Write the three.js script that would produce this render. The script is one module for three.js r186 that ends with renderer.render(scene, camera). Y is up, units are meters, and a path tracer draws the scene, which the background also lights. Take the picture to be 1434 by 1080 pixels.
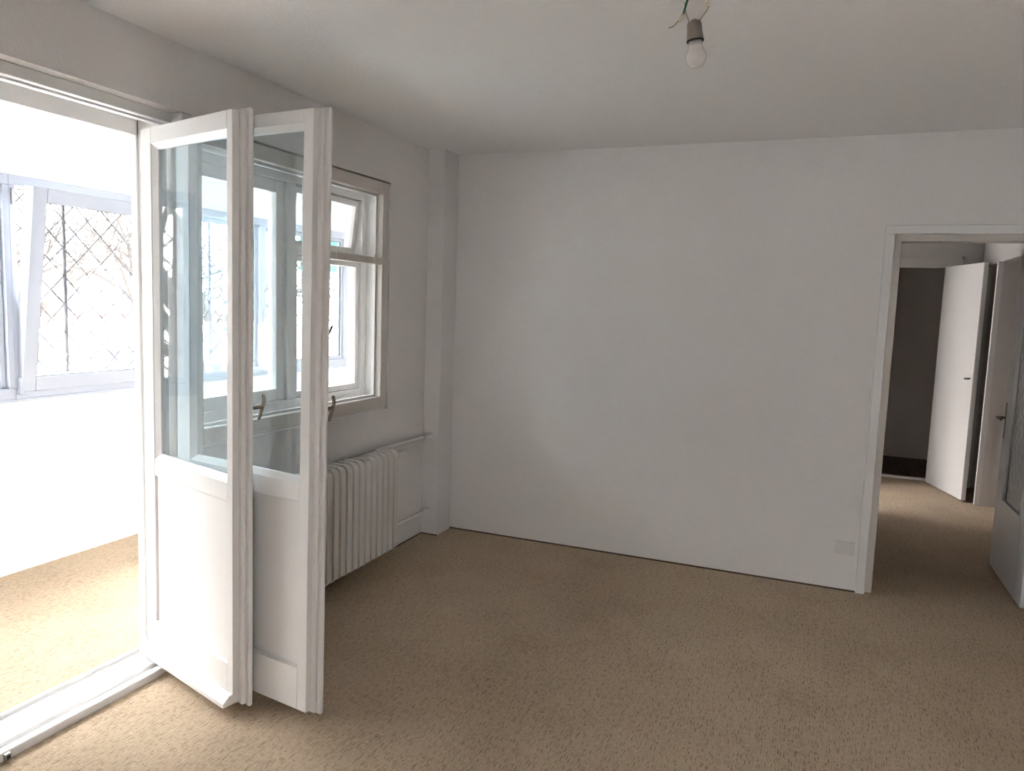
import * as THREE from 'three';
import { RoundedBoxGeometry } from 'three/addons/geometries/RoundedBoxGeometry.js';
import { mergeGeometries } from 'three/addons/utils/BufferGeometryUtils.js';

// ---------------------------------------------------------------- camera, sky, exposure
const scene = new THREE.Scene();
const camera = new THREE.PerspectiveCamera(54.68, 1434 / 1080, 0.05, 300);
camera.position.set(2.3764, 1.55, 4.5271);
camera.rotation.order = 'YXZ';
camera.rotation.set(-0.1068, 0.3845, 0.0339);

scene.background = new THREE.Color().setRGB(1.0, 0.985, 0.985);      // a bright overcast sky
scene.backgroundIntensity = 6.0;

const renderer = new THREE.WebGLRenderer({ antialias: true });
renderer.toneMapping = THREE.LinearToneMapping;
renderer.toneMappingExposure = 5.4;
renderer.shadowMap.enabled = true;

// ---------------------------------------------------------------- seeded random and noise
let seed = 20240611;
function rnd() { seed |= 0; seed = seed + 0x6D2B79F5 | 0; let t = Math.imul(seed ^ seed >>> 15, 1 | seed); t = t + Math.imul(t ^ t >>> 7, 61 | t) ^ t; return ((t ^ t >>> 14) >>> 0) / 4294967296; }
const rr = (a, b) => a + (b - a) * rnd();

function tileNoise(n, cells) {                  // smooth value noise that tiles, n x n
  const g = new Float32Array(cells * cells); for (let i = 0; i < g.length; i++) g[i] = rnd();
  const out = new Float32Array(n * n), sm = (t) => t * t * (3 - 2 * t);
  for (let y = 0; y < n; y++) for (let x = 0; x < n; x++) {
    const fx = x / n * cells, fy = y / n * cells, x0 = Math.floor(fx), y0 = Math.floor(fy), a = sm(fx - x0), b = sm(fy - y0);
    const x1 = (x0 + 1) % cells, y1 = (y0 + 1) % cells;
    out[y * n + x] = (g[y0 * cells + x0] * (1 - a) + g[y0 * cells + x1] * a) * (1 - b) + (g[y1 * cells + x0] * (1 - a) + g[y1 * cells + x1] * a) * b;
  }
  return out;
}
function dataTex(data, n, srgb, m = n) {
  const t = new THREE.DataTexture(data, n, m, THREE.RGBAFormat);
  t.wrapS = t.wrapT = THREE.RepeatWrapping; t.magFilter = THREE.LinearFilter; t.minFilter = THREE.LinearMipmapLinearFilter; t.generateMipmaps = true;
  if (srgb) t.colorSpace = THREE.SRGBColorSpace;
  t.needsUpdate = true; return t;
}
function grey(n, f, lo = 0, hi = 1) {
  const d = new Uint8Array(n * n * 4);
  for (let i = 0; i < n * n; i++) { const v = Math.max(0, Math.min(255, (lo + (hi - lo) * f[i]) * 255)); d[i * 4] = d[i * 4 + 1] = d[i * 4 + 2] = v; d[i * 4 + 3] = 255; }
  return dataTex(d, n, false);
}

// ---------------------------------------------------------------- materials
const M = {};
{ // painted plaster: soft roller texture
  const n = 512, a = tileNoise(n, 128), b = tileNoise(n, 24), c = tileNoise(n, 5), f = new Float32Array(n * n);
  for (let i = 0; i < n * n; i++) f[i] = 0.3 * a[i] + 0.35 * b[i] + 0.35 * c[i];
  const bump = grey(n, f);
  const plaster = (r, g, b2, s = 0.0025) => new THREE.MeshStandardMaterial({ color: new THREE.Color().setRGB(r, g, b2), roughness: 0.92, bumpMap: bump, bumpScale: s });
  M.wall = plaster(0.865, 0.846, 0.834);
  M.ceiling = plaster(0.92, 0.915, 0.91);
  M.balconyWall = plaster(0.92, 0.93, 0.93);
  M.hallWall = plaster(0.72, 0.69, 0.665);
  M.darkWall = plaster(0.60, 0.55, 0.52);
}
{ // brushed oil paint on old joinery
  const n = 256, a = tileNoise(n, 64), b = tileNoise(n, 8), f = new Float32Array(n * n);
  for (let i = 0; i < n * n; i++) f[i] = 0.5 * a[i] + 0.5 * b[i];
  const bump = grey(n, f), rough = grey(n, b, 0.75, 1);
  const paint = (r, g, b2, ro) => new THREE.MeshStandardMaterial({ color: new THREE.Color().setRGB(r, g, b2), roughness: ro, roughnessMap: rough });
  M.paint = paint(0.86, 0.85, 0.84, 0.42);
  M.cream = paint(0.74, 0.70, 0.65, 0.5);
  M.radiator = paint(0.80, 0.77, 0.73, 0.4);
  M.doorWhite = paint(0.82, 0.795, 0.785, 0.5);
  M.doorGrey = paint(0.70, 0.70, 0.70, 0.45);
}
M.plastic = new THREE.MeshStandardMaterial({ color: new THREE.Color().setRGB(0.44, 0.48, 0.56), roughness: 0.35 });
M.socket = new THREE.MeshStandardMaterial({ color: new THREE.Color().setRGB(0.78, 0.77, 0.75), roughness: 0.4 });
M.gasket = new THREE.MeshStandardMaterial({ color: new THREE.Color().setRGB(0.05, 0.06, 0.06), roughness: 0.8 });
M.glass = new THREE.MeshPhysicalMaterial({ color: new THREE.Color().setRGB(0.89, 0.945, 0.97), transmission: 1, thickness: 0, roughness: 0, ior: 1.42 });
M.clearGlass = new THREE.MeshPhysicalMaterial({ color: new THREE.Color().setRGB(0.98, 0.99, 0.99), transmission: 1, thickness: 0, roughness: 0, ior: 1.45 });
{
  const n = 256, f = tileNoise(n, 40);
  M.obscure = new THREE.MeshPhysicalMaterial({ color: new THREE.Color().setRGB(0.42, 0.46, 0.45), transmission: 0.75, thickness: 0, roughness: 0.35, ior: 1.5, bumpMap: grey(n, f), bumpScale: 0.004 });
}
M.brass = new THREE.MeshStandardMaterial({ color: new THREE.Color().setRGB(0.27, 0.235, 0.19), roughness: 0.45, metalness: 0.6 });
M.darkMetal = new THREE.MeshStandardMaterial({ color: new THREE.Color().setRGB(0.10, 0.085, 0.07), roughness: 0.35, metalness: 0.8 });
M.steel = new THREE.MeshStandardMaterial({ color: new THREE.Color().setRGB(0.55, 0.55, 0.54), roughness: 0.35, metalness: 0.8 });
M.wireGrey = new THREE.MeshStandardMaterial({ color: new THREE.Color().setRGB(0.07, 0.07, 0.075), roughness: 0.8, metalness: 0.0 });
M.bakelite = new THREE.MeshStandardMaterial({ color: new THREE.Color().setRGB(0.26, 0.22, 0.19), roughness: 0.5 });
M.black = new THREE.MeshStandardMaterial({ color: new THREE.Color().setRGB(0.015, 0.013, 0.012), roughness: 0.6 });
M.bulb = new THREE.MeshPhysicalMaterial({ color: new THREE.Color().setRGB(0.80, 0.77, 0.76), roughness: 0.10, clearcoat: 0.6, clearcoatRoughness: 0.05 });
M.bulbNeck = new THREE.MeshStandardMaterial({ color: new THREE.Color().setRGB(0.55, 0.54, 0.52), roughness: 0.4 });
M.greenWire = new THREE.MeshStandardMaterial({ color: new THREE.Color().setRGB(0.01, 0.14, 0.085), roughness: 0.5 });
M.oldWire = new THREE.MeshStandardMaterial({ color: new THREE.Color().setRGB(0.36, 0.31, 0.2), roughness: 0.6 });
M.porcelain = new THREE.MeshStandardMaterial({ color: new THREE.Color().setRGB(0.75, 0.71, 0.60), roughness: 0.4 });
M.teal = new THREE.MeshPhysicalMaterial({ color: new THREE.Color().setRGB(0.10, 0.30, 0.28), roughness: 1, transmission: 0.5, thickness: 0 });
M.bark = new THREE.MeshStandardMaterial({ color: new THREE.Color().setRGB(0.045, 0.038, 0.034), roughness: 0.95 });
M.leaf = new THREE.MeshStandardMaterial({ color: new THREE.Color().setRGB(0.05, 0.065, 0.035), roughness: 0.9 });
M.ground = new THREE.MeshStandardMaterial({ color: new THREE.Color().setRGB(0.42, 0.42, 0.42), roughness: 0.95 });
M.render = new THREE.MeshStandardMaterial({ color: new THREE.Color().setRGB(0.60, 0.56, 0.52), roughness: 0.95 });
M.blueRender = new THREE.MeshStandardMaterial({ color: new THREE.Color().setRGB(0.20, 0.24, 0.28), roughness: 0.95 });
M.redCoping = new THREE.MeshStandardMaterial({ color: new THREE.Color().setRGB(0.16, 0.05, 0.045), roughness: 0.9 });
M.carBlue = new THREE.MeshPhysicalMaterial({ color: new THREE.Color().setRGB(0.02, 0.04, 0.075), roughness: 0.35, clearcoat: 1 });
M.carGrey = new THREE.MeshPhysicalMaterial({ color: new THREE.Color().setRGB(0.06, 0.065, 0.07), roughness: 0.35, clearcoat: 1 });
M.carGlass = new THREE.MeshStandardMaterial({ color: new THREE.Color().setRGB(0.03, 0.04, 0.05), roughness: 0.1 });
M.tyre = new THREE.MeshStandardMaterial({ color: new THREE.Color().setRGB(0.02, 0.02, 0.02), roughness: 0.9 });

{ // woven beige floor covering: short dark and pale dashes along z, weaker ones along x. One tile = 1.2 m
  const n = 2048, h = new Float32Array(n * n), broad = tileNoise(n, 6), fine = tileNoise(n, 512);
  for (let i = 0; i < n * n; i++) h[i] = 0.62 + 0.10 * (broad[i] - 0.5) + 0.16 * (fine[i] - 0.5);
  const dash = (x, y, len, wid, amt, along) => {
    for (let k = 0; k < len; k++) {
      const e = amt * Math.min(1, 3 * Math.min(k + 1, len - k) / len);
      for (let w = 0; w < wid; w++) {
        const X = ((along ? x + w : x + k) % n + n) % n, Y = ((along ? y + k : y + w) % n + n) % n;
        h[Y * n + X] += e * (w === 0 || w === wid - 1 ? 0.7 : 1);
      }
    }
  };
  const pitch = 16;                                                       // about 9 mm between threads
  for (let c = 0; c * pitch < n; c++) {
    let y = Math.floor(rr(0, 60));
    while (y < n) { const len = Math.floor(rr(22, 88)); if (rnd() < 0.72) dash(c * pitch + Math.floor(rr(-5, 6)), y, len, rnd() < 0.5 ? 4 : 5, -rr(0.12, 0.46), true); y += len + Math.floor(rr(4, 26)); }
  }
  for (let c = 0; c * pitch < n; c++) {
    let x = Math.floor(rr(0, 60));
    while (x < n) { const len = Math.floor(rr(18, 64)); if (rnd() < 0.6) dash(x, c * pitch + Math.floor(rr(-5, 6)), len, 3, -rr(0.08, 0.3), false); x += len + Math.floor(rr(6, 30)); }
  }
  for (let k = 0; k < 26000; k++) dash(Math.floor(rr(0, n)), Math.floor(rr(0, n)), Math.floor(rr(10, 44)), 3, rr(0.05, 0.22), rnd() < 0.7);
  const col = new Uint8Array(n * n * 4), A = [74, 60, 46], B = [190, 169, 144], C = [220, 203, 180];
  for (let i = 0; i < n * n; i++) {
    const v = Math.max(0, Math.min(1, h[i])), lo = v < 0.62, t = lo ? v / 0.62 : (v - 0.62) / 0.38, p = lo ? A : B, q = lo ? B : C;
    for (let c = 0; c < 3; c++) col[i * 4 + c] = p[c] + (q[c] - p[c]) * t;
    col[i * 4 + 3] = 255;
  }
  const map = dataTex(col, n, true), bump = grey(n, h);
  map.repeat.set(1 / 1.2, 1 / 1.2); bump.repeat.set(1 / 1.2, 1 / 1.2); map.anisotropy = 8;
  M.carpet = new THREE.MeshStandardMaterial({ map, bumpMap: bump, bumpScale: 0.0012, roughness: 0.95, vertexColors: true });
}
{ // dark parquet of the far room: grain only (the strips are geometry)
  const n = 256, a = tileNoise(n, 64), d = new Uint8Array(n * n * 4);
  for (let y = 0; y < n; y++) for (let x = 0; x < n; x++) { const v = a[y * n + ((x >> 3) * 8 % n)], i = (y * n + x) * 4; d[i] = 70 + 40 * v; d[i + 1] = 46 + 28 * v; d[i + 2] = 30 + 18 * v; d[i + 3] = 255; }
  M.parquet = new THREE.MeshStandardMaterial({ map: dataTex(d, n, true), roughness: 0.55 });
}

// ---------------------------------------------------------------- helpers
const used = {};
const numbered = (name) => { const k = used[name] = (used[name] ?? -1) + 1; return k ? name + '_' + String(k).padStart(3, '0') : name; };
function uvBox(g) {                              // uv in metres by the dominant normal
  const p = g.attributes.position, nn = g.attributes.normal, uv = new Float32Array(p.count * 2);
  for (let i = 0; i < p.count; i++) {
    const ax = Math.abs(nn.getX(i)), ay = Math.abs(nn.getY(i)), az = Math.abs(nn.getZ(i));
    const [u, v] = ax >= ay && ax >= az ? [p.getZ(i), p.getY(i)] : ay >= az ? [p.getX(i), p.getZ(i)] : [p.getX(i), p.getY(i)];
    uv[2 * i] = u; uv[2 * i + 1] = v;
  }
  g.setAttribute('uv', new THREE.BufferAttribute(uv, 2)); return g;
}
function bx(x0, x1, y0, y1, z0, z1, r = 0) {     // a box from corner to corner, edges rounded by r
  const w = Math.abs(x1 - x0), h = Math.abs(y1 - y0), d = Math.abs(z1 - z0);
  const q = Math.min(r, w * 0.45, h * 0.45, d * 0.45);
  const g = q > 0 ? new RoundedBoxGeometry(w, h, d, 2, q) : new THREE.BoxGeometry(w, h, d);
  g.translate((x0 + x1) / 2, (y0 + y1) / 2, (z0 + z1) / 2);
  return g;
}
function cyl(a, b, r0, r1 = r0, seg = 14) {      // a tapered rod from a to b
  const A = new THREE.Vector3(...a), B = new THREE.Vector3(...b), d = B.clone().sub(A);
  const g = new THREE.CylinderGeometry(r1, r0, d.length(), seg);
  g.applyQuaternion(new THREE.Quaternion().setFromUnitVectors(new THREE.Vector3(0, 1, 0), d.clone().normalize()));
  g.translate(...A.add(B).multiplyScalar(0.5).toArray()); return g;
}
function tube(pts, r, seg = 24, rad = 8) { return new THREE.TubeGeometry(new THREE.CatmullRomCurve3(pts.map((p) => new THREE.Vector3(...p))), seg, r, rad); }
function extr(points, depth, bevel = 0) {        // (u, v) outline extruded along w from 0 to depth
  const s = new THREE.Shape(points.map(([u, v]) => new THREE.Vector2(u, v)));
  return new THREE.ExtrudeGeometry(s, { depth: depth - 2 * bevel, bevelEnabled: bevel > 0, bevelThickness: bevel, bevelSize: bevel, bevelOffset: -bevel, bevelSegments: 2 }).translate(0, 0, bevel);
}
function merge(gs) {
  gs = (Array.isArray(gs) ? gs : [gs]).map((g) => { g = g.index ? g.toNonIndexed() : g; for (const k of Object.keys(g.attributes)) if (!['position', 'normal', 'uv'].includes(k)) g.deleteAttribute(k); return g; });
  return gs.length > 1 ? mergeGeometries(gs) : gs[0];
}
function mesh(name, gs, mat, parent = scene, metres = true) {
  let g = merge(gs); if (metres) uvBox(g);
  const o = new THREE.Mesh(g, mat); o.name = parent === scene ? numbered(name) : name;
  o.castShadow = o.receiveShadow = true; parent.add(o); return o;
}
function tag(o, label, category, group, kind) { o.userData.label = label; o.userData.category = category; if (group) o.userData.group = group; if (kind) o.userData.kind = kind; return o; }
function struct(name, gs, mat, label, category, metres = true) { return tag(mesh(name, gs, mat, scene, metres), label, category, null, 'structure'); }
function group(name, [x, y, z], label, category, kind, grp) { const o = new THREE.Group(); o.name = numbered(name); o.position.set(x, y, z); scene.add(o); return tag(o, label, category, grp, kind); }
// a wall in the z-y plane (x from x0 to x1) or the x-y plane (z from z0 to z1) with rectangular holes
function holed(a0, a1, y0, y1, holes, axis, t0, t1) {
  const sg = axis === 'x' ? -1 : 1;
  const s = new THREE.Shape(); s.moveTo(sg * a0, y0); s.lineTo(sg * a1, y0); s.lineTo(sg * a1, y1); s.lineTo(sg * a0, y1); s.closePath();
  for (const [b0, b1, c0, c1] of holes) { const h = new THREE.Path(); h.moveTo(sg * b0, c0); h.lineTo(sg * b0, c1); h.lineTo(sg * b1, c1); h.lineTo(sg * b1, c0); h.closePath(); s.holes.push(h); }
  const g = new THREE.ExtrudeGeometry(s, { depth: t1 - t0, bevelEnabled: false }).translate(0, 0, t0);
  if (axis === 'x') g.rotateY(Math.PI / 2);
  return g;
}

// ---------------------------------------------------------------- the room shell
const H = 2.522;
function carpetSheet(x0, x1, z0, z1, thick = 0.04) {
  const nx = Math.max(2, Math.round((x1 - x0) / 0.12)), nz = Math.max(2, Math.round((z1 - z0) / 0.12));
  const g = new THREE.BoxGeometry(x1 - x0, thick, z1 - z0, nx, 1, nz).translate((x0 + x1) / 2, -thick / 2, (z0 + z1) / 2);
  uvBox(g);
  const p = g.attributes.position, c = new Float32Array(p.count * 3);
  for (let i = 0; i < p.count; i++) {             // slow changes of tone: wear and dirt
    const x = p.getX(i), z = p.getZ(i);
    const v = 1 + 0.012 * Math.sin(x * 2.1 + z * 1.3) + 0.010 * Math.sin(x * 4.7 - z * 3.1 + 1) + 0.008 * Math.sin(z * 9.1 + x * 1.7);
    c[3 * i] = v; c[3 * i + 1] = v * 0.995; c[3 * i + 2] = v * 0.985;
  }
  g.setAttribute('color', new THREE.BufferAttribute(c, 3));
  const o = new THREE.Mesh(g, M.carpet); o.receiveShadow = true; return o;
}
function carpetFloor(name, ...a) { const o = carpetSheet(...a); o.name = numbered(name); scene.add(o); return o; }
tag(carpetFloor('floor', 0, 3.95, 0, 5.25), 'beige woven floor covering of the empty room', 'floor', null, 'structure');
tag(carpetFloor('floor_hall', 2.45, 4.36, -3.53, 0), 'beige woven floor covering of the hall beyond the doorway', 'floor', null, 'structure');
tag(carpetFloor('floor_balcony', -1.6, -0.2, -1.72, 5.25), 'beige woven floor covering of the glazed balcony', 'floor', null, 'structure');

struct('ceiling', bx(-0.02, 4.1, H, H + 0.15, -0.02, 5.4), M.ceiling, 'off-white painted ceiling above the bare light bulb', 'ceiling');
const DZ0 = 2.168, DZ1 = 3.06;                    // the balcony doorway in the left wall
struct('wall_left', [
  holed(0, 5.4, -0.05, H, [[0.655, 2.152, 0.905, 2.242], [DZ0, DZ1, -0.02, 2.266]], 'x', -0.05, 0),
  holed(-0.14, 5.4, -0.05, H, [[0.595, 2.145, 0.905, 2.25], [DZ0, DZ1, -0.02, 2.266]], 'x', -0.33, -0.05),
], M.wall, 'white painted wall with the window and the open balcony doorway', 'wall');
struct('wall_back', holed(-0.02, 4.0, -0.05, H, [[2.7, 3.575, -0.045, 2.02]], 'z', -0.14, 0), M.wall, 'plain white painted wall with the doorway to the hall', 'wall');
struct('wall_right', bx(3.95, 4.1, -0.05, H, 0, 5.4), M.wall, 'white side wall to the right of the hall doorway', 'wall');
struct('wall_front', holed(-0.33, 4.1, -0.05, H, [[2.3, 2.75, 0.12, 0.70]], 'z', 5.25, 5.4), M.wall, 'white wall behind the viewer', 'wall');  // the low opening is added out of view to let in fill light
struct('column', bx(-0.005, 0.115, -0.01, H + 0.01, -0.005, 0.198, 0.008), M.wall, 'white painted pilaster in the corner beside the radiator pipes', 'column');

// dark strips whose colour stands in for the shadow gap along the walls
M.shadowGap = new THREE.MeshStandardMaterial({ color: new THREE.Color().setRGB(0.10, 0.068, 0.04), roughness: 0.95 });
struct('shadow_gap_back', bx(0.112, 2.682, -0.002, 0.009, -0.002, 0.004, 0.001), M.shadowGap, 'thin brown strip coloured as the shadow gap along the foot of the plain wall', 'shadow strip');
struct('shadow_gap_left', [bx(-0.002, 0.004, -0.002, 0.008, 0.198, 2.16, 0.001), bx(0, 0.118, -0.002, 0.008, 0.196, 0.202, 0.001)], M.shadowGap, 'thin brown strip coloured as the shadow gap along the foot of the window wall', 'shadow strip');
// casing and lining of the hall doorway
{
  const g = group('trim', [0, 0, 0], 'white painted casing round the hall doorway', 'door frame', 'structure');
  mesh('casing', [bx(2.679, 2.728, 0.0, 2.0, -0.01, 0.016, 0.006), bx(2.679, 3.62, 1.998, 2.046, -0.01, 0.016, 0.006), bx(3.57, 3.62, 0, 2.0, -0.01, 0.016, 0.006)], M.paint, g);
  mesh('jamb', bx(2.70, 2.766, 0, 1.965, -0.135, -0.03, 0.004), M.cream, g);
  mesh('jamb', bx(3.545, 3.575, 0, 1.965, -0.12, -0.01, 0.004), M.cream, g);
  mesh('head', bx(2.70, 3.575, 1.963, 2.02, -0.135, -0.03, 0.004), M.cream, g);
}

// blank cover plate low on the back wall
{
  const g = group('cover_plate', [2.6105, 0.2515, 0], 'square white blank cover plate low on the wall by the door casing', 'cover plate');
  mesh('plate', bx(-0.047, 0.047, -0.037, 0.037, 0, 0.011, 0.004), M.socket, g);
  mesh('screw_cap', cyl([0, 0, 0.009], [0, 0, 0.0118], 0.003), M.socket, g);
}

// ---------------------------------------------------------------- balcony doorway: frame, threshold
{
  const g = group('trim', [0, 0, 0], 'white stepped frame round the open balcony doorway', 'door frame', 'structure');
  mesh('architrave', bx(-0.005, 0.015, 0.0, 2.29, DZ1 - 0.005, DZ1 + 0.03, 0.006), M.paint, g);
  mesh('head', [bx(-0.092, -0.058, 2.224, 2.266, DZ0, DZ1, 0.004), bx(-0.122, -0.092, 2.217, 2.266, DZ0, DZ1, 0.004), bx(-0.25, -0.122, 2.250, 2.266, DZ0, DZ1), bx(-0.285, -0.25, 2.188, 2.266, DZ0, DZ1, 0.004)], M.paint, g);
  mesh('jamb', [bx(-0.05, 0.004, 0, 2.262, DZ0, 2.225, 0.004), bx(-0.25, -0.05, 0, 2.262, DZ0, 2.205), bx(-0.285, -0.25, 0, 2.262, DZ0, 2.216, 0.004)], M.paint, g);
  mesh('jamb', [bx(-0.05, 0.004, 0, 2.262, 3.025, DZ1, 0.004), bx(-0.25, -0.05, 0, 2.262, 3.035, DZ1), bx(-0.285, -0.25, 0, 2.262, 3.015, DZ1, 0.004)], M.paint, g);
  // threshold: stepped profile swept along the doorway
  const prof = [[0, 0], [0, 0.027], [-0.004, 0.030], [-0.032, 0.030], [-0.036, 0.019], [-0.056, 0.019], [-0.060, 0.032], [-0.140, 0.032], [-0.146, 0.024], [-0.212, 0.024], [-0.215, 0.036], [-0.232, 0.036], [-0.250, 0.0]];
  mesh('threshold', extr(prof, DZ1 - DZ0).translate(0, 0, DZ0), M.paint, g);
  mesh('strike_plate', [bx(0.002, 0.014, 0.004, 0.028, 2.985, 3.006, 0.003)], M.steel, g);
  mesh('bolt_hole', bx(0.013, 0.0155, 0.01, 0.022, 2.99, 3.001), M.black, g);
}

// ---------------------------------------------------------------- the two balcony door leaves
// local frame: s along the leaf from the hinge, y up, +z its outdoor face (towards the viewer), -z the room face
function balconyLeaf(name, label, pos, ang, tilt, o) {
  const g = group(name, pos, label, 'door', 'structure');
  g.rotation.order = 'YXZ'; g.rotation.set(0, -ang, -tilt);
  const T = o.T, W = o.W, t1 = T * 0.42, t2 = T * 0.72;           // the edge steps back in two rebates
  const y0 = o.y0, y1 = o.y1, r = 0.003;
  // outer layer (+z), middle, room-side flange
  const stile = (s0, s1, e) => [
    bx(s0, s1, y0, y1, -t1, 0, r),
    bx(s0, s1 + (e > 0 ? 0.016 : 0), y0 - 0.010, y1 + 0.006, -t2, -t1, 0.0065),
    bx(s0, s1 + (e > 0 ? 0.030 : 0), y0 - 0.020, y1 + 0.012, -T, -t2, 0.007),
  ];
  mesh('stile', stile(0, o.sl, 0), o.mat, g);
  mesh('stile', stile(o.sr, W, 1), o.mat, g).userData.label = 'stepped free edge';
  mesh('top_rail', bx(o.sl, o.sr, o.yt, y1, -T, 0, r), o.mat, g);
  mesh('lock_rail', bx(o.sl, o.sr, o.yl, o.yg, -T, -0.001, r), o.mat, g);
  mesh('bottom_rail', bx(o.sl, o.sr, y0, o.yb, -T, 0, r), o.mat, g);
  mesh('panel', [bx(o.sl - 0.004, o.sr + 0.004, o.yb - 0.004, o.yl + 0.004, -T * 0.62, -o.rec, 0.002)], o.mat, g);
  // glazing: bead with a bevel round the pane
  const b = o.bead, gs = [[o.sl, o.yg], [o.sr, o.yg], [o.sr, o.yt], [o.sl, o.yt]], inn = [[o.sl + b, o.yg + b], [o.sr - b, o.yg + b], [o.sr - b, o.yt - b], [o.sl + b, o.yt - b]];
  const pos2 = [], add = (p, z) => pos2.push(p[0], p[1], z);
  for (let i = 0; i < 4; i++) { const j = (i + 1) % 4; add(gs[i], -0.004); add(gs[j], -0.004); add(inn[j], -0.020); add(gs[i], -0.004); add(inn[j], -0.020); add(inn[i], -0.020); 
    add(gs[j], -T + 0.004); add(gs[i], -T + 0.004); add(inn[i], -0.030); add(gs[j], -T + 0.004); add(inn[i], -0.030); add(inn[j], -0.030); 
    add(inn[i], -0.020); add(inn[j], -0.020); add(inn[j], -0.030); add(inn[i], -0.020); add(inn[j], -0.030); add(inn[i], -0.030); }
  const bg = new THREE.BufferGeometry(); bg.setAttribute('position', new THREE.Float32BufferAttribute(pos2, 3)); bg.setAttribute('uv', new THREE.Float32BufferAttribute(new Float32Array(pos2.length / 3 * 2), 2)); bg.computeVertexNormals();
  mesh('glazing_bead', bg, o.mat, g);
  mesh('pane', bx(o.sl + b - 0.003, o.sr - b + 0.003, o.yg + b - 0.003, o.yt - b + 0.003, -0.027, -0.023), M.glass, g);
  if (o.drip) mesh('drip_bar', extr([[0, 0], [0.038, -0.002], [0.038, 0.014], [0.012, 0.037], [0, 0.039]], W - 0.006, 0.002).rotateY(-Math.PI / 2).translate(W - 0.003, y0 - 0.002, -0.001), o.mat, g);
  // T-shaped espagnolette handle on the room face
  const hs = W - 0.012, hy = o.hy;
  const hd = mesh('handle', [tube([[hs, hy, -T], [hs, hy - 0.001, -T - 0.03], [hs, hy, -T - 0.062]], 0.0075, 10, 10)], M.brass, g);
  mesh('lever', [tube([[hs, hy + 0.04, -T - 0.066], [hs + 0.003, hy + 0.022, -T - 0.067], [hs, hy, -T - 0.064], [hs - 0.003, hy - 0.022, -T - 0.058], [hs - 0.006, hy - 0.042, -T - 0.052]], 0.0065, 16, 10), new THREE.SphereGeometry(0.0068, 10, 8).translate(hs, hy + 0.04, -T - 0.066), new THREE.SphereGeometry(0.0068, 10, 8).translate(hs - 0.006, hy - 0.042, -T - 0.052)], M.brass, hd);
  mesh('rosette', cyl([hs, hy, -T + 0.001], [hs, hy, -T - 0.005], 0.016), M.brass, hd);
  for (const hy2 of [0.35, 1.1, 1.9]) mesh('hinge', cyl([-0.004, hy2, -T + 0.004], [-0.004, hy2 + 0.07, -T + 0.004], 0.006), o.mat, g);
  return g;
}
balconyLeaf('door', 'white half-glazed balcony door leaf standing open, the nearer and bottom-barred of the pair', [-0.156, 0, 2.290], 16.2 * Math.PI / 180, 0.010,
  { W: 0.653, T: 0.066, y0: 0.052, y1: 2.188, sl: 0.080, sr: 0.617, yt: 2.125, yg: 0.885, yl: 0.815, yb: 0.20, bead: 0.02, rec: 0.011, drip: true, hy: 1.155, mat: M.paint });
balconyLeaf('door', 'white half-glazed balcony door leaf standing open behind the nearer one', [0.038, 0, 2.308], 7.7 * Math.PI / 180, 0.012,
  { W: 0.716, T: 0.062, y0: 0.052, y1: 2.192, sl: 0.075, sr: 0.671, yt: 2.145, yg: 0.905, yl: 0.836, yb: 0.212, bead: 0.018, rec: 0.020, drip: false, hy: 1.165, mat: M.paint });

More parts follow.
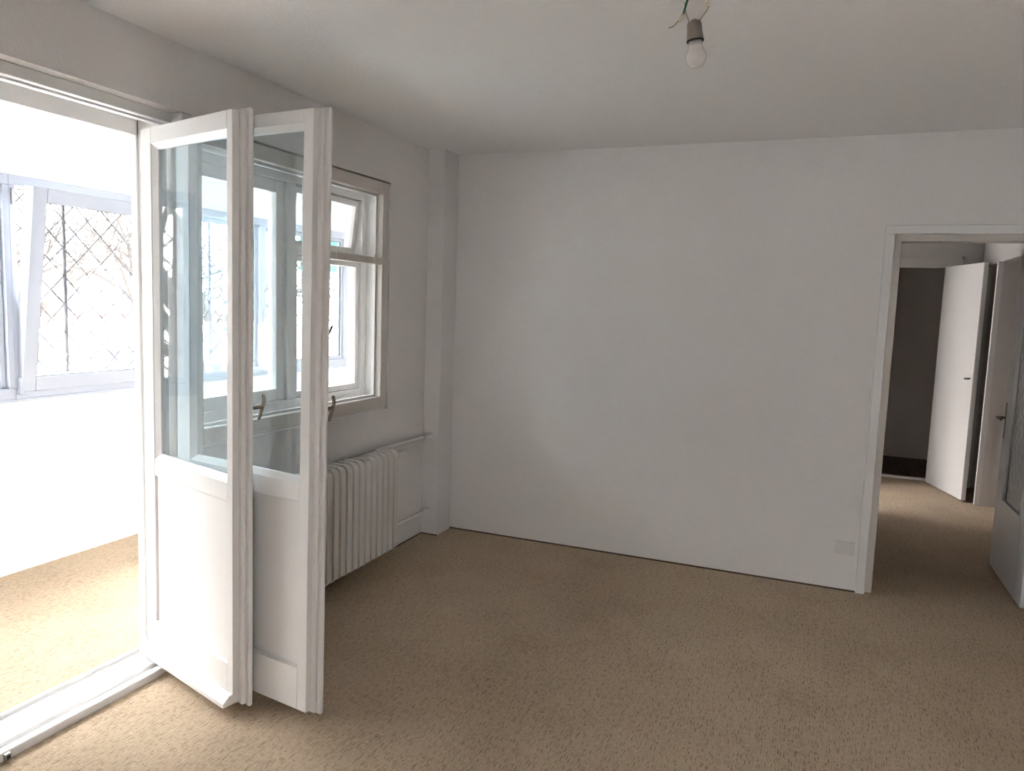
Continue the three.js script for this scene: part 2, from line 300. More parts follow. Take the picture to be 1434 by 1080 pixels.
// ---------------------------------------------------------------- the double window of the left wall
{
  const g = group('window', [0, 0, 0], 'white double window above the radiator with an open top sash', 'window', 'structure');
  const X0 = -0.058, X1 = -0.006;                    // inner frame, its sashes taken out
  const frame = mesh('inner_frame', [bx(X0, X1, 0.912, 2.234, 0.662, 0.727, 0.004), bx(X0, X1, 0.912, 2.234, 2.112, 2.15, 0.004), bx(X0, X1, 2.166, 2.234, 0.727, 2.112, 0.004), bx(X0, X1, 0.912, 0.984, 0.727, 2.112, 0.004)], M.cream, g);
  mesh('inner_stop', [bx(X0 - 0.004, X0 + 0.014, 0.984, 2.166, 0.727, 0.742, 0.002), bx(X0 - 0.004, X0 + 0.014, 2.152, 2.166, 0.742, 2.112, 0.002), bx(X0 - 0.004, X0 + 0.014, 0.984, 0.996, 0.742, 2.112, 0.002)], M.paint, g);
  mesh('transom', bx(X0, X1, 1.762, 1.80, 0.727, 1.34, 0.003), M.cream, g);
  mesh('mullion', bx(X0, X1, 0.984, 2.166, 1.335, 1.40, 0.003), M.cream, g);
  for (const z of [0.81, 1.17]) mesh('hinge_pin', [cyl([X1 - 0.002, 1.768, z], [X1 - 0.002, 1.812, z], 0.005), bx(X1 - 0.004, X1 + 0.004, 1.766, 1.794, z - 0.008, z + 0.008, 0.002)], M.cream, g);
  mesh('latch', [bx(-0.008, 0.002, 1.30, 1.345, 1.335, 1.36, 0.003), tube([[0.0, 1.32, 1.345], [0.02, 1.335, 1.33], [0.028, 1.37, 1.29], [0.030, 1.412, 1.262]], 0.006, 14, 8)], M.darkMetal, g);
  mesh('sill_ledge', bx(-0.03, 0.010, 0.902, 0.913, 0.70, 2.15, 0.003), M.paint, g);
  // reveal boards between the two frames
  mesh('reveal_board', bx(-0.205, -0.05, 0.93, 2.25, 0.592, 0.602), M.paint, g);
  mesh('reveal_board', bx(-0.205, -0.05, 0.93, 2.25, 2.136, 2.144), M.paint, g);
  mesh('reveal_board', bx(-0.205, -0.05, 2.236, 2.25, 0.602, 2.136), M.paint, g);
  mesh('reveal_board', bx(-0.205, -0.05, 0.905, 0.955, 0.602, 2.136), M.paint, g);
  // outer frame
  const A = -0.262, B = -0.2;
  mesh('outer_frame', [bx(A, B, 0.955, 2.236, 0.60, 0.648, 0.003), bx(A, B, 0.955, 2.236, 2.10, 2.14, 0.003), bx(A, B, 2.145, 2.236, 0.648, 2.10, 0.003), bx(A, B, 0.955, 1.012, 0.648, 2.10, 0.003), bx(A, B, 1.012, 2.145, 1.265, 1.335, 0.003), bx(A, B, 1.782, 1.828, 0.648, 1.265, 0.003)], M.paint, g);
  const sash = (name, y0, y1, z0, z1, w, parent = g) => {
    const s = mesh(name, [bx(A - 0.012, B - 0.018, y0, y1, z0, z0 + w, 0.003), bx(A - 0.012, B - 0.018, y0, y1, z1 - w, z1, 0.003), bx(A - 0.012, B - 0.018, y1 - w, y1, z0 + w, z1 - w, 0.003), bx(A - 0.012, B - 0.018, y0, y0 + w, z0 + w, z1 - w, 0.003)], M.paint, parent);
    mesh('pane', bx(A + 0.016, A + 0.020, y0 + w - 0.003, y1 - w + 0.003, z0 + w - 0.003, z1 - w + 0.003), M.clearGlass, s);
    return s;
  };
  sash('sash', 1.014, 1.780, 0.650, 1.263, 0.032);
  sash('sash', 1.014, 2.143, 1.337, 2.098, 0.062);
  // the small top sash, hung from its top edge and pushed out at the bottom
  const top = sash('sash', 1.830, 2.143, 0.650, 1.263, 0.034);
  top.userData.label = 'top-hung sash pushed open';
  const turn = new THREE.Matrix4().makeTranslation(A, 2.14, 0).multiply(new THREE.Matrix4().makeRotationZ(-0.12)).multiply(new THREE.Matrix4().makeTranslation(-A, -2.14, 0));
  top.geometry.applyMatrix4(turn); top.children[0].geometry.applyMatrix4(turn);
}

// ---------------------------------------------------------------- radiator and its pipes
{
  const z0 = 0.785, pitch = 0.0585, n = 16, xb = 0.035, xf = 0.168, yb = 0.085, yt = 0.69;
  const g = group('radiator', [0, 0, 0], 'cream ribbed column radiator hung under the window', 'radiator');
  const rad = (pts, w, zc) => extr(pts, w, 0.004).translate(0, 0, zc - w / 2);
  // one section: a deep flat column with domed shoulders, a flat front fin and a hub at top and bottom
  const body = [[xb, yb + 0.03], [xb + 0.02, yb], [xf - 0.03, yb], [xf - 0.008, yb + 0.02], [xf - 0.008, yt - 0.03], [xf - 0.016, yt - 0.010], [xf - 0.035, yt], [xb + 0.02, yt], [xb, yt - 0.03]];
  const fin = [[xf - 0.014, yb + 0.02], [xf, yb + 0.028], [xf, yt - 0.035], [xf - 0.008, yt - 0.014], [xf - 0.026, yt - 0.003], [xf - 0.032, yt - 0.015], [xf - 0.014, yt - 0.04]];
  const geo = merge([rad(body, 0.026, 0), rad(fin, 0.041, 0), cyl([0.10, yt - 0.055, -pitch / 2], [0.10, yt - 0.055, pitch / 2], 0.024, 0.024, 16), cyl([0.10, yb + 0.06, -pitch / 2], [0.10, yb + 0.06, pitch / 2], 0.024, 0.024, 16)]);
  uvBox(geo);
  for (let i = 0; i < n; i++) {
    const m = new THREE.Mesh(geo, M.radiator); m.name = 'section'; m.position.z = z0 + pitch * (i + 0.5); m.castShadow = m.receiveShadow = true; g.add(m);
  }
  mesh('plug', [cyl([0.10, yb + 0.06, z0], [0.10, yb + 0.06, z0 - 0.018], 0.02, 0.02, 6)], M.radiator, g);
  const v = mesh('valve', [cyl([0.10, yt - 0.062, z0 + 0.01], [0.10, yt - 0.062, z0 - 0.05], 0.013, 0.013, 8), cyl([0.10, yt - 0.062, z0 - 0.05], [0.10, yt - 0.062, z0 - 0.085], 0.0095, 0.0095, 12)], M.brass, g);
  mesh('valve_knob', [cyl([0.10, yt - 0.062, z0 - 0.085], [0.10, yt - 0.062, z0 - 0.185], 0.019, 0.021, 18), cyl([0.10, yt - 0.062, z0 - 0.185], [0.10, yt - 0.062, z0 - 0.193], 0.021, 0.014, 18)], M.socket, v);
  for (const z of [1.0, 1.55]) mesh('bracket', bx(0, 0.06, 0.12, 0.14, z - 0.01, z + 0.01, 0.002), M.radiator, g);
}
{
  const p = group('heating_pipe', [0, 0, 0], 'upper white heating pipe running from radiator top to corner pilaster', 'pipe');
  mesh('pipe', [tube([[0.10, 0.60, 0.845], [0.075, 0.655, 0.845], [0.05, 0.678, 0.835], [0.05, 0.680, 0.80]], 0.0125, 20, 12), cyl([0.05, 0.680, 0.803], [0.05, 0.674, 0.20], 0.0125)], M.paint, p);
  mesh('collar', cyl([0.05, 0.6745, 0.285], [0.05, 0.674, 0.197], 0.0185, 0.0205, 18), M.paint, p);
  const q = group('heating_pipe', [0, 0, 0], 'lower white heating pipe running from radiator foot to corner pilaster', 'pipe');
  mesh('pipe', [cyl([0.05, 0.174, 0.80], [0.05, 0.167, 0.20], 0.0125), tube([[0.10, 0.145, 0.86], [0.07, 0.165, 0.85], [0.05, 0.174, 0.82], [0.05, 0.174, 0.79]], 0.0125, 20, 12)], M.paint, q);
  mesh('collar', cyl([0.05, 0.168, 0.285], [0.05, 0.167, 0.197], 0.0185, 0.0205, 18), M.paint, q);
}

// ---------------------------------------------------------------- bare bulb on its wires
{
  const g = group('pendant_light', [1.993, 2.333, 2.273], 'bare white light bulb hanging from loose wires below the ceiling', 'light');
  g.rotation.y = 0.3845;
  const top = H - 2.333;
  const tilt = new THREE.Matrix4().makeRotationZ(0.12);
  const P = (x, y, z) => new THREE.Vector3(x, y, z).applyMatrix4(tilt).toArray();
  const lathe = (pts, seg = 36) => new THREE.LatheGeometry(pts.map(([r, y]) => new THREE.Vector2(r, y)), seg).applyMatrix4(tilt);
  mesh('lamp_holder', [lathe([[0, 0.042], [0.010, 0.042], [0.0185, 0.040], [0.0205, 0.034], [0.0215, 0.016], [0.0235, -0.006], [0.0245, -0.010], [0.022, -0.0105], [0.012, -0.0105]]), new THREE.SphereGeometry(0.010, 14, 10).scale(1, 0.6, 1).translate(0, 0.042, 0).applyMatrix4(tilt)], M.bakelite, g, false);
  mesh('gasket_ring', lathe([[0.0243, -0.0095], [0.0247, -0.0125], [0.0235, -0.0138], [0.012, -0.013]]), M.black, g, false);
  mesh('bulb_neck', lathe([[0.0115, -0.010], [0.0185, -0.013], [0.0194, -0.020], [0.0200, -0.0262]]), M.bulbNeck, g, false);
  const prof = [[0.0198, -0.0255], [0.0205, -0.029], [0.0222, -0.034]], bc = -0.0565, bR = 0.0295;   // neck flowing into a round globe
  for (let i = 0; i <= 30; i++) { const a = 0.60 - (0.60 + Math.PI / 2) * i / 30; prof.push([Math.max(0, bR * Math.cos(a)), bc + bR * Math.sin(a)]); }
  mesh('bulb', lathe(prof, 48), M.bulb, g, false);
  const wire = (pts, r, m) => mesh('wire', tube(pts, r, 28, 8), m, g, false);
  wire([P(-0.014, 0.042, 0), [-0.027, 0.056, 0.002], [-0.034, 0.078, 0.004], [-0.036, 0.100, 0.0], [-0.03, 0.15, 0], [-0.012, top, 0]], 0.0014, M.oldWire);
  wire([P(0.012, 0.040, 0), [0.022, 0.062, 0.003], [0.031, 0.077, 0.006], [0.0335, 0.084, 0.006], [0.027, 0.10, 0.004], [0.02, 0.14, 0], [0.0, top, 0]], 0.0016, M.oldWire);
  wire([[-0.040, 0.054, 0.012], [-0.035, 0.075, 0.012], [-0.030, 0.094, 0.010], [-0.027, 0.115, 0.006], [-0.018, 0.16, 0.002], [-0.006, top, 0]], 0.0032, M.greenWire);
  wire([[-0.046, 0.041, 0.012], [-0.055, 0.034, 0.012], [-0.066, 0.022, 0.012], [-0.078, 0.017, 0.012]], 0.0016, M.oldWire);
  const block = (name, x, y, a, w, h) => mesh(name, [new RoundedBoxGeometry(w, h, 0.009, 2, 0.002).applyMatrix4(new THREE.Matrix4().makeRotationZ(a)).translate(x, y, 0.01), cyl([x - 0.001, y + h * 0.22, 0.012], [x + 0.003, y + h * 0.22, 0.017], 0.0026, 0.0026, 10), cyl([x - 0.001, y - h * 0.22, 0.012], [x + 0.003, y - h * 0.22, 0.017], 0.0026, 0.0026, 10)], M.porcelain, g, false);
  block('terminal_block', -0.043, 0.047, -0.5, 0.011, 0.024);
  block('terminal_block', -0.042, 0.101, -0.1, 0.012, 0.018);
  block('terminal_block', 0.026, 0.092, 0.3, 0.013, 0.024);
  mesh('ceiling_hook', [cyl([0, top, 0], [0, top - 0.02, 0], 0.03, 0.012, 20)], M.porcelain, g, false);
}

// ---------------------------------------------------------------- the hall
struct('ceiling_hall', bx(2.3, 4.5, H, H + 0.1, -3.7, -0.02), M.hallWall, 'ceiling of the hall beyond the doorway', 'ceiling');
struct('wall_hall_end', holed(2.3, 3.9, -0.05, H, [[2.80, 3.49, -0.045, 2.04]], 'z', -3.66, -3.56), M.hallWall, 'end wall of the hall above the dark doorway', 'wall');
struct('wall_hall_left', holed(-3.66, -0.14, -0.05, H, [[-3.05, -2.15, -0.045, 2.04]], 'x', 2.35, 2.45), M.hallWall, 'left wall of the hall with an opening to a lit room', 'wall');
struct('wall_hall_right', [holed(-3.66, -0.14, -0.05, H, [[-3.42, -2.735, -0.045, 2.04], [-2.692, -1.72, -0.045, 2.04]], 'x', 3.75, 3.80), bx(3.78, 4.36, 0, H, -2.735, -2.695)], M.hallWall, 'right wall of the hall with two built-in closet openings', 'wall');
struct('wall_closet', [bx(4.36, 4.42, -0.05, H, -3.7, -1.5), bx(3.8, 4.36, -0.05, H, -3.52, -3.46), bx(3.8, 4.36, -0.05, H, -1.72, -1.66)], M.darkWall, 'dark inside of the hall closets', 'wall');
{
  const g = group('trim', [0, 0, 0], 'white casing along the closet openings of the hall', 'closet frame', 'structure');
  mesh('post', bx(3.712, 3.79, 0, 2.045, -2.733, -2.694, 0.004), M.doorWhite, g);
  mesh('header', bx(3.728, 3.775, 2.04, 2.088, -2.735, -1.70, 0.004), M.hallWall, g);
}
{
  const g = group('trim', [0, 0, 0], 'grey-white casing and sill of the dark far doorway', 'door frame', 'structure');
  mesh('header', bx(2.70, 3.585, 2.035, 2.135, -3.565, -3.535, 0.005), M.hallWall, g);
  mesh('jamb', bx(3.485, 3.585, 0, 2.04, -3.565, -3.54, 0.004), M.hallWall, g);
  mesh('jamb', bx(2.70, 2.80, 0, 2.04, -3.565, -3.54, 0.004), M.hallWall, g);
  mesh('sill', bx(2.80, 3.487, 0, 0.018, -3.60, -3.535, 0.004), M.doorWhite, g);
}
// far dark room with its parquet strips
{
  const g = group('floor_room', [0, 0, 0], 'dark parquet of the unlit room beyond the hall', 'floor', 'structure');
  mesh('subfloor', bx(2.3, 4.0, -0.06, -0.006, -4.9, -3.6), M.black, g);
  const strip = merge([bx(-0.03, 0.03, -0.006, 0.0, -0.15, 0.15, 0.0015)]); uvBox(strip);
  for (let i = 0; i < 12; i++) for (let j = 0; j < 4; j++) { const m = new THREE.Mesh(strip, M.parquet); m.name = 'parquet_strip'; m.position.set(2.90 + i * 0.061 + 0.0, 0, -3.76 - j * 0.302 - (i % 2) * 0.04); m.receiveShadow = true; g.add(m); }
}
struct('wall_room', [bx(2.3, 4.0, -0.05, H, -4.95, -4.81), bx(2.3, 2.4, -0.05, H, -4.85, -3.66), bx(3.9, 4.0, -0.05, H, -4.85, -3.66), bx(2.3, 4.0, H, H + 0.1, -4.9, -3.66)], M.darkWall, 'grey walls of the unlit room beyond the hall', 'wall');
// white flush door of the far room, open into the hall
{
  const dx = 3.66 - 3.467, dz = -2.785 + 3.463, W = Math.hypot(dx, dz);
  const g = group('door', [3.467, 0, -3.463], 'white panelled door standing open at the end of the hall', 'door', 'structure');
  g.rotation.y = Math.atan2(-dz, dx);
  mesh('leaf', bx(0, W, 0.012, 2.04, -0.004, 0.034, 0.003), M.doorWhite, g);
  for (const [a, b] of [[0.10, 0.86], [0.98, 1.93]]) mesh('panel', bx(0.09, W - 0.09, a, b, -0.0075, -0.002, 0.003), M.doorWhite, g);
  const hd = mesh('handle', [cyl([W - 0.055, 1.06, 0.03], [W - 0.055, 1.06, 0.075], 0.009), tube([[W - 0.055, 1.06, 0.075], [W - 0.03, 1.062, 0.078], [W + 0.005, 1.066, 0.074]], 0.008, 10, 8)], M.steel, g);
}
// grey-white glazed door folded open along the hall
{
  const g = group('door', [3.50, 0, -0.136], 'grey-white door with obscured glass standing open into the hall', 'door', 'structure');
  const z = (s) => -s, W = 0.79, T = 0.04;                       // leaf runs along -z, visible face at x = 3.50
  mesh('stile', bx(0, T, 0.012, 1.99, z(0), z(0.165), 0.004), M.doorGrey, g);
  mesh('stile', bx(0, T, 0.012, 1.99, z(W - 0.17), z(W), 0.004), M.doorGrey, g);
  mesh('rail', bx(0, T, 1.85, 1.99, z(0.165), z(W - 0.17), 0.002), M.doorGrey, g);
  mesh('rail', bx(0, T, 0.012, 0.46, z(0.165), z(W - 0.17), 0.002), M.doorGrey, g);
  mesh('glazing_bead', [bx(-0.006, 0.014, 0.455, 0.475, z(0.160), z(W - 0.165), 0.003), bx(-0.006, 0.014, 1.845, 1.86, z(0.160), z(W - 0.165), 0.003), bx(-0.006, 0.014, 0.46, 1.855, z(0.158), z(0.175), 0.003), bx(-0.006, 0.014, 0.46, 1.855, z(W - 0.180), z(W - 0.163), 0.003)], M.doorGrey, g);
  mesh('pane', bx(0.014, 0.018, 0.462, 1.852, z(0.165), z(W - 0.17)), M.obscure, g);
  const h = mesh('handle_plate', [bx(-0.004, 0.001, 0.83, 1.055, z(W - 0.052), z(W - 0.026), 0.0018)], M.darkMetal, g);
  mesh('lever', [cyl([0, 0.96, z(W - 0.039)], [-0.05, 0.96, z(W - 0.039)], 0.0075), tube([[-0.046, 0.96, z(W - 0.036)], [-0.05, 0.961, z(W - 0.06)], [-0.05, 0.962, z(W - 0.11)], [-0.046, 0.96, z(W - 0.145)]], 0.0075, 14, 10), new THREE.SphereGeometry(0.008, 12, 8).translate(-0.046, 0.96, z(W - 0.145))], M.darkMetal, h);
  mesh('keyhole', cyl([-0.0045, 0.89, z(W - 0.039)], [-0.002, 0.89, z(W - 0.039)], 0.006, 0.006, 12), M.black, h);
}
// the lit room to the left of the hall: floor, walls and a window to the outside
struct('floor_kitchen', bx(-0.05, 2.45, -0.06, -0.001, -3.7, -0.14), M.render, 'plain floor of the room beside the hall', 'floor');
struct('wall_kitchen', [holed(-3.7, -0.14, -0.05, H, [[-3.25, -1.85, 0.85, 2.2]], 'x', -0.33, -0.03), bx(-0.33, 2.4, -0.05, H, -3.8, -3.66), bx(-0.33, 2.45, H, H + 0.1, -3.75, -0.1)], M.wall, 'white walls of the room beside the hall', 'wall');

// ---------------------------------------------------------------- the glazed balcony
struct('wall_balcony', [bx(-1.76, -1.6, -0.06, 0.955, -1.8, 5.4), bx(-1.76, -1.6, 2.145, H, -1.8, 5.4), bx(-1.67, -1.6, 0.955, 2.145, -1.8, -1.215), bx(-1.76, -1.67, 0.955, 2.145, -1.8, -1.52), bx(-1.76, -1.6, 0.955, 2.145, 4.85, 5.4), bx(-1.76, -1.6, 0.955, 2.145, 2.78, 3.28)], M.balconyWall, 'white parapet and lintel of the glazed balcony', 'wall');
struct('wall_balcony_end', [bx(-1.76, -0.33, -0.06, H, -1.9, -1.72), bx(-1.76, -0.33, -0.06, H, 5.25, 5.4)], M.balconyWall, 'white end walls of the glazed balcony', 'wall');
struct('ceiling_balcony', bx(-1.8, -0.33, H - 0.01, H + 0.14, -1.9, 5.4), M.balconyWall, 'white ceiling of the glazed balcony', 'ceiling');
struct('floor_slab', bx(-1.8, -0.25, -0.2, -0.04, -1.9, 5.4), M.render, 'concrete slab under the balcony floor', 'floor');
struct('floor_base', bx(-0.33, 4.1, -0.2, -0.042, -4.95, 5.4), M.render, 'concrete slab under the room floor', 'floor');
const PX0 = -1.67, PX1 = -1.6;
function balconyWindow(z0, z1, label, opts = {}) {
  const g = group('window', [0, 0, 0], label, 'window', 'structure');
  const w = 0.055, y0 = 0.955, y1 = 2.145;
  mesh('frame', [bx(PX0, PX1 + 0.012, y0, y0 + 0.062, z0, z1, 0.004), bx(PX0, PX1 + 0.012, y1 - w, y1, z0, z1, 0.004), bx(PX0, PX1 + 0.012, y0 + 0.062, y1 - w, z0, z0 + w * 0.6, 0.004), bx(PX0, PX1 + 0.012, y0 + 0.062, y1 - w, z1 - w * 0.6, z1, 0.004)], M.plastic, g);
  mesh('sill_strip', bx(PX1, PX1 + 0.02, y0 - 0.012, y0 + 0.004, z0, z1, 0.003), M.plastic, g);
  const a = z0 + w * 0.6, b = z1 - w * 0.6, c = y0 + 0.062, d = y1 - w, sw = opts.tilt ? 0.078 : 0.03;
  const sx0 = opts.tilt ? PX1 - 0.045 : PX0 + 0.01, sx1 = opts.tilt ? PX1 + 0.03 : PX1 - 0.012;
  const lap = opts.tilt ? 0.012 : 0;
  const geo = [bx(sx0, sx1, c - lap, d + lap, a - lap, a - lap + sw, 0.005), bx(sx0, sx1, c - lap, d + lap, b + lap - sw, b + lap, 0.005), bx(sx0, sx1, d + lap - sw, d + lap, a - lap + sw, b + lap - sw, 0.005), bx(sx0, sx1, c - lap, c - lap + sw, a - lap + sw, b + lap - sw, 0.005)];
  const s = mesh('sash', geo, M.plastic, g);
  const pa = a - lap + sw, pb = b + lap - sw, pc = c - lap + sw, pd = d + lap - sw, xm = sx0 + 0.025;
  const pane = mesh('pane', bx(xm, xm + 0.004, pc - 0.004, pd + 0.004, pa - 0.004, pb + 0.004), M.clearGlass, s);
  const gk = mesh('gasket', [bx(sx1 - 0.022, sx1 - 0.006, pc, pd, pa - 0.001, pa + 0.004), bx(sx1 - 0.022, sx1 - 0.006, pc, pd, pb - 0.004, pb + 0.001), bx(sx1 - 0.022, sx1 - 0.006, pd - 0.003, pd + 0.001, pa, pb), bx(sx1 - 0.022, sx1 - 0.006, pc - 0.001, pc + 0.003, pa, pb)], M.gasket, s);
  if (opts.tilt) {
    const t = new THREE.Matrix4().makeTranslation(sx0, c, 0).multiply(new THREE.Matrix4().makeRotationZ(-opts.tilt)).multiply(new THREE.Matrix4().makeTranslation(-sx0, -c, 0));
    for (const m of [s, pane, gk]) m.geometry.applyMatrix4(t);
    s.userData.label = 'sash tilted inward at the top';
    mesh('stay_arm', [bx(PX1 + 0.01, PX1 + 0.026, 1.99, 2.075, z1 - 0.025, z1 - 0.008, 0.003), cyl([PX1 + 0.015, 2.07, z1 - 0.04], [PX1 + 0.12, 2.085, z1 - 0.16], 0.005, 0.005, 8)], M.steel, g);
    mesh('corner_hinge', bx(PX1 + 0.01, PX1 + 0.04, 0.985, 1.075, z1 - 0.03, z1 - 0.008, 0.004), M.plastic, g);
  }
  return g;
}
balconyWindow(-1.215, -0.10, 'white plastic balcony window with a teal band along its top');
balconyWindow(-0.10, 0.955, 'white plastic balcony window seen through the open door panes');
balconyWindow(0.955, 1.84, 'white plastic balcony window with its sash tilted inward', { tilt: 0.137 });
balconyWindow(1.84, 2.78, 'white plastic fixed balcony window at the left picture edge');
balconyWindow(3.28, 4.07, 'white plastic balcony window mirrored in the farther door pane');
balconyWindow(4.07, 4.85, 'white plastic balcony window at the near end of the balcony');
{
  const g = group('awning', [-1.80, 2.12, -1.6], 'teal awning valance hanging outside the end of the balcony', 'awning');
  const pts = []; const v = new THREE.PlaneGeometry(1.5, 0.34, 30, 6), p = v.attributes.position;
  const mk = (off) => { const q = v.clone(), a = q.attributes.position; for (let i = 0; i < a.count; i++) a.setZ(i, off + 0.012 * Math.sin(a.getX(i) * 22) * (0.5 - a.getY(i))); q.computeVertexNormals(); return q; };
  const back = mk(-0.006); back.index.array.reverse(); back.computeVertexNormals();
  mesh('valance', [mk(0), back].map((q) => q.rotateY(Math.PI / 2).translate(-0.03, -0.15, 0)), M.teal, g);
  for (const z of [-0.69, 0.61]) mesh('bracket', bx(-0.035, 0.045, 0.03, 0.06, z - 0.01, z + 0.01), M.plastic, g);
  mesh('rail', cyl([-0.03, 0.045, -0.75], [-0.03, 0.045, 0.75], 0.014), M.plastic, g);
}
// security grille of crossing wires outside the balcony glazing
{
  const g = group('window_grille', [-1.73, 0, 0], 'wire security grille of diamonds outside the balcony glazing', 'grille');
  for (const z of [-0.9, 0.3, 1.43, 2.6, 3.8]) mesh('upright_bar', cyl([0, 0.96, z], [0, 2.14, z], 0.010, 0.010, 8), M.wireGrey, g);
  const y0 = 0.97, y1 = 2.13, hgt = y1 - y0, ws = [], step = 0.165;
  for (let z = -1.2 - hgt; z < 4.75; z += step) for (const s of [1, -1]) {
    let a = s > 0 ? z : z + hgt, b = s > 0 ? z + hgt : z, ya = y0, yb = y1;
    const lo = -1.2, hi = 4.74; const k = (b - a) / (yb - ya);
    const cut = (zz, yy) => { const c = Math.max(lo, Math.min(hi, zz)); return [c, yy + (c - zz) / k]; };
    [a, ya] = cut(a, ya); [b, yb] = cut(b, yb);
    if (yb - ya > 0.06) ws.push(cyl([0.004 * s, ya, a], [0.004 * s, yb, b], 0.0045, 0.0045, 6));
  }
  const m = mesh('wire_mesh', ws, M.wireGrey, g); m.userData.kind = 'stuff';
}

// ---------------------------------------------------------------- outdoors
const GY = -0.85;
struct('ground', bx(-60, -1.75, GY - 0.2, GY, -50, 50), M.ground, 'pale street ground outside the balcony', 'ground');
function tree(x, z, h, label, leaves = 0) {
  const g = group('tree', [x, GY, z], label, 'tree');
  const trunk = [], limbs = [], twigs = [], leafGeo = [];
  const grow = (p, d, len, r, lev) => {
    const q = p.clone().addScaledVector(d, len);
    (lev === 0 ? trunk : lev < 3 ? limbs : twigs).push(cyl(p.toArray(), q.toArray(), r, r * 0.68, lev < 2 ? 8 : 4));
    if (lev >= 4) { for (let i = 0; i < leaves; i++) { const a = q.clone().add(new THREE.Vector3(rr(-.2, .2), rr(-.2, .2), rr(-.2, .2))); leafGeo.push(new THREE.OctahedronGeometry(rr(.03, .06)).scale(1, .35, .7).rotateX(rr(0, 3)).rotateY(rr(0, 3)).translate(a.x, a.y, a.z)); } return; }
    const n = lev === 0 ? 5 : 3 + (rnd() < 0.4 ? 1 : 0);
    for (let i = 0; i < n; i++) {
      const side = new THREE.Vector3(rr(-1, 1), rr(-0.25, 0.55), rr(-1, 1)).normalize();
      const nd = d.clone().multiplyScalar(0.75).addScaledVector(side, lev === 0 ? 0.8 : 0.85).normalize();
      grow(p.clone().lerp(q, lev === 0 ? rr(0.55, 1) : rr(0.45, 1)), nd, len * rr(0.52, 0.78), r * 0.55, lev + 1);
    }
  };
  grow(new THREE.Vector3(0, 0, 0), new THREE.Vector3(rr(-.08, .08), 1, rr(-.08, .08)).normalize(), h * 0.36, h * 0.022, 0);
  mesh('trunk', trunk, M.bark, g, false); mesh('limbs', limbs, M.bark, g, false);
  mesh('twigs', twigs, M.bark, g, false).userData.kind = 'stuff';
  if (leafGeo.length) mesh('foliage', leafGeo, M.leaf, g, false).userData.kind = 'stuff';
  return g;
}
tree(-13, -6.2, 6.5, 'bare branching tree seen through the tilted balcony window');
tree(-20, -15, 8, 'bare tree standing behind the parked cars');
tree(-8, 3.9, 6.5, 'leafy dark tree mirrored in the nearer door pane', 3);
tree(-8, -6.2, 5.5, 'thin bare tree seen through the balcony door panes');
{
  const g = group('garden_wall', [-19, GY, -8], 'pale garden wall with a reddish coping across the street', 'wall');
  mesh('wall_body', bx(-0.12, 0.12, 0, 1.62, -16, 26), M.render, g);
  mesh('coping', bx(-0.2, 0.2, 1.6, 1.72, -16.05, 26.05, 0.03), M.redCoping, g);
}
{
  const g = group('apartment_block', [-34, GY, -10], 'pale apartment block far across the street', 'building');
  mesh('facade', bx(-8, 0, 0, 13, -24, 24), M.render, g);
  mesh('roof', bx(-8.3, 0.3, 13, 13.4, -24.3, 24.3), M.redCoping, g);
  for (let i = 0; i < 11; i++) for (let f = 0; f < 4; f++) {
    const z = -21.5 + i * 4.3, y = 1.2 + f * 3;
    const w = mesh('window', [bx(0, 0.06, y, y + 1.5, z - 0.85, z - 0.75), bx(0, 0.06, y, y + 1.5, z + 0.75, z + 0.85), bx(0, 0.06, y + 1.42, y + 1.5, z - 0.75, z + 0.75), bx(0, 0.06, y, y + 0.08, z - 0.75, z + 0.75)], M.plastic, g);
    mesh('pane', bx(0, 0.02, y + 0.08, y + 1.42, z - 0.75, z + 0.75), M.carGlass, w);
  }
}
{
  const g = group('apartment_block', [-20, GY, 22], 'blue-grey block of flats mirrored dimly in the farther door pane', 'building');
  mesh('facade', bx(-7, 0, 0, 10, -11, 11), M.blueRender, g);
  mesh('roof', bx(-7.2, 0.2, 10, 10.3, -11.2, 11.2), M.ground, g);
  for (let i = 0; i < 5; i++) for (let f = 0; f < 3; f++) {
    const z = -8.6 + i * 4.3, y = 1.2 + f * 3;
    const w = mesh('window', [bx(0, 0.06, y, y + 1.5, z - 0.85, z - 0.75), bx(0, 0.06, y, y + 1.5, z + 0.75, z + 0.85), bx(0, 0.06, y + 1.42, y + 1.5, z - 0.75, z + 0.75), bx(0, 0.06, y, y + 0.08, z - 0.75, z + 0.75)], M.plastic, g);
    mesh('pane', bx(0, 0.02, y + 0.08, y + 1.42, z - 0.75, z + 0.75), M.carGlass, w);
  }
}
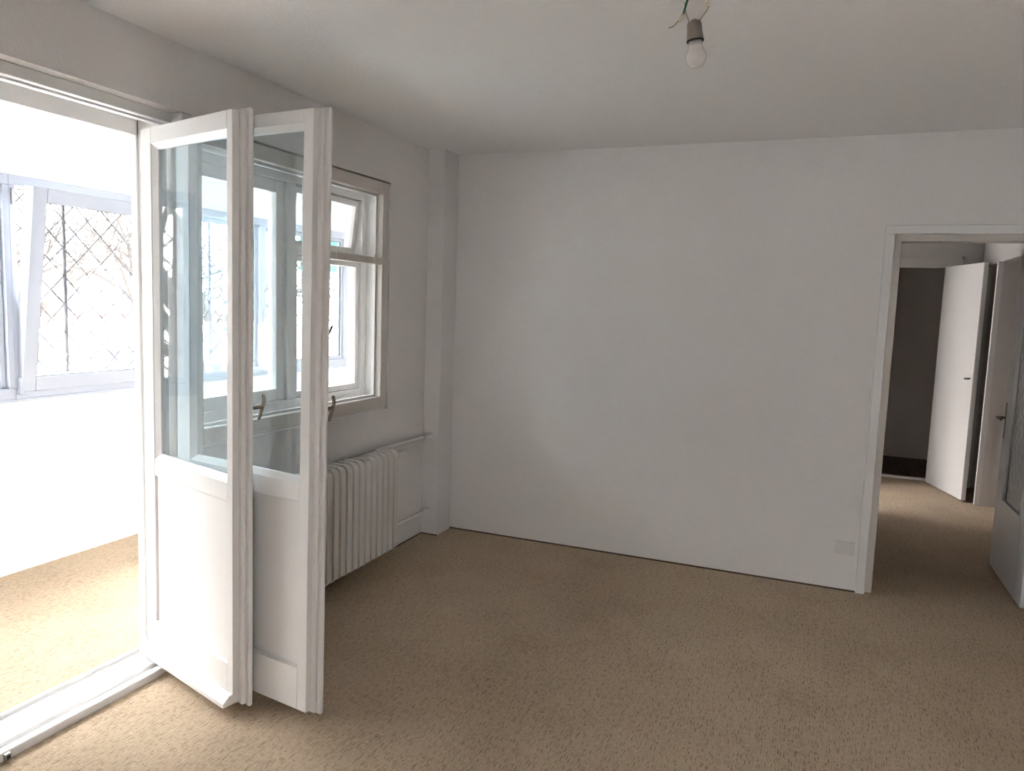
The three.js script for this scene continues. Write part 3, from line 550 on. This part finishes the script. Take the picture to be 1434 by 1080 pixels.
function car(x, z, turn, mat, label) {
  const g = group('car', [x, GY, z], label, 'car'); g.rotation.y = turn;
  const body = [[-2.05, 0.28], [2.0, 0.28], [2.1, 0.5], [2.05, 0.78], [1.1, 0.92], [0.45, 1.38], [-1.1, 1.42], [-1.75, 0.98], [-2.1, 0.9]];
  mesh('body', extr(body, 1.66, 0.06).translate(0, 0, -0.83), mat, g);
  for (const s of [-1, 1]) {
    const win = extr([[0.92, 0.93], [0.36, 1.30], [-1.02, 1.34], [-1.5, 0.98]], 0.012).translate(0, 0, -0.006 + s * 0.835);
    mesh('side_window', win, M.carGlass, g);
    for (const wx of [-1.3, 1.25]) { const w = mesh('wheel', cyl([wx, 0.31, s * 0.70], [wx, 0.31, s * 0.86], 0.31, 0.31, 20), M.tyre, g); mesh('hub_cap', cyl([wx, 0.31, s * 0.86], [wx, 0.31, s * 0.875], 0.19, 0.17, 16), M.steel, w); }
  }
  mesh('windscreen', extr([[0.50, 1.33], [1.05, 0.94], [1.09, 0.955], [0.53, 1.36]], 1.36).translate(0, 0, -0.68), M.carGlass, g);
  return g;
}
car(-14.5, -5.0, Math.PI / 2 + 0.05, M.carGrey, 'grey parked car seen through the tilted balcony window');
car(-14.0, -11.5, Math.PI / 2 - 0.04, M.carBlue, 'dark blue parked car seen through the open door panes');
{
  const g = group('shrub', [-5.2, GY, -0.55], 'low dark shrub outside below the tilted balcony window', 'shrub');
  const st = [], lf = [];
  for (let i = 0; i < 26; i++) { const a = rr(0, 6.28), r = rr(0.1, 0.55), h = rr(0.7, 1.35); st.push(cyl([0.05 * Math.cos(a), 0, 0.05 * Math.sin(a)], [r * Math.cos(a), h, r * Math.sin(a)], 0.009, 0.003, 5)); for (let k = 0; k < 26; k++) { const t = rr(0.35, 1); lf.push(new THREE.OctahedronGeometry(rr(0.02, 0.045)).scale(1, 0.35, 0.7).rotateX(rr(0, 3)).rotateY(rr(0, 3)).translate(t * r * Math.cos(a) + rr(-.09, .09), t * h + rr(-.06, .06), t * r * Math.sin(a) + rr(-.09, .09))); } }
  mesh('stems', st, M.bark, g, false); mesh('foliage', lf, M.leaf, g, false).userData.kind = 'stuff';
}

renderer.render(scene, camera);
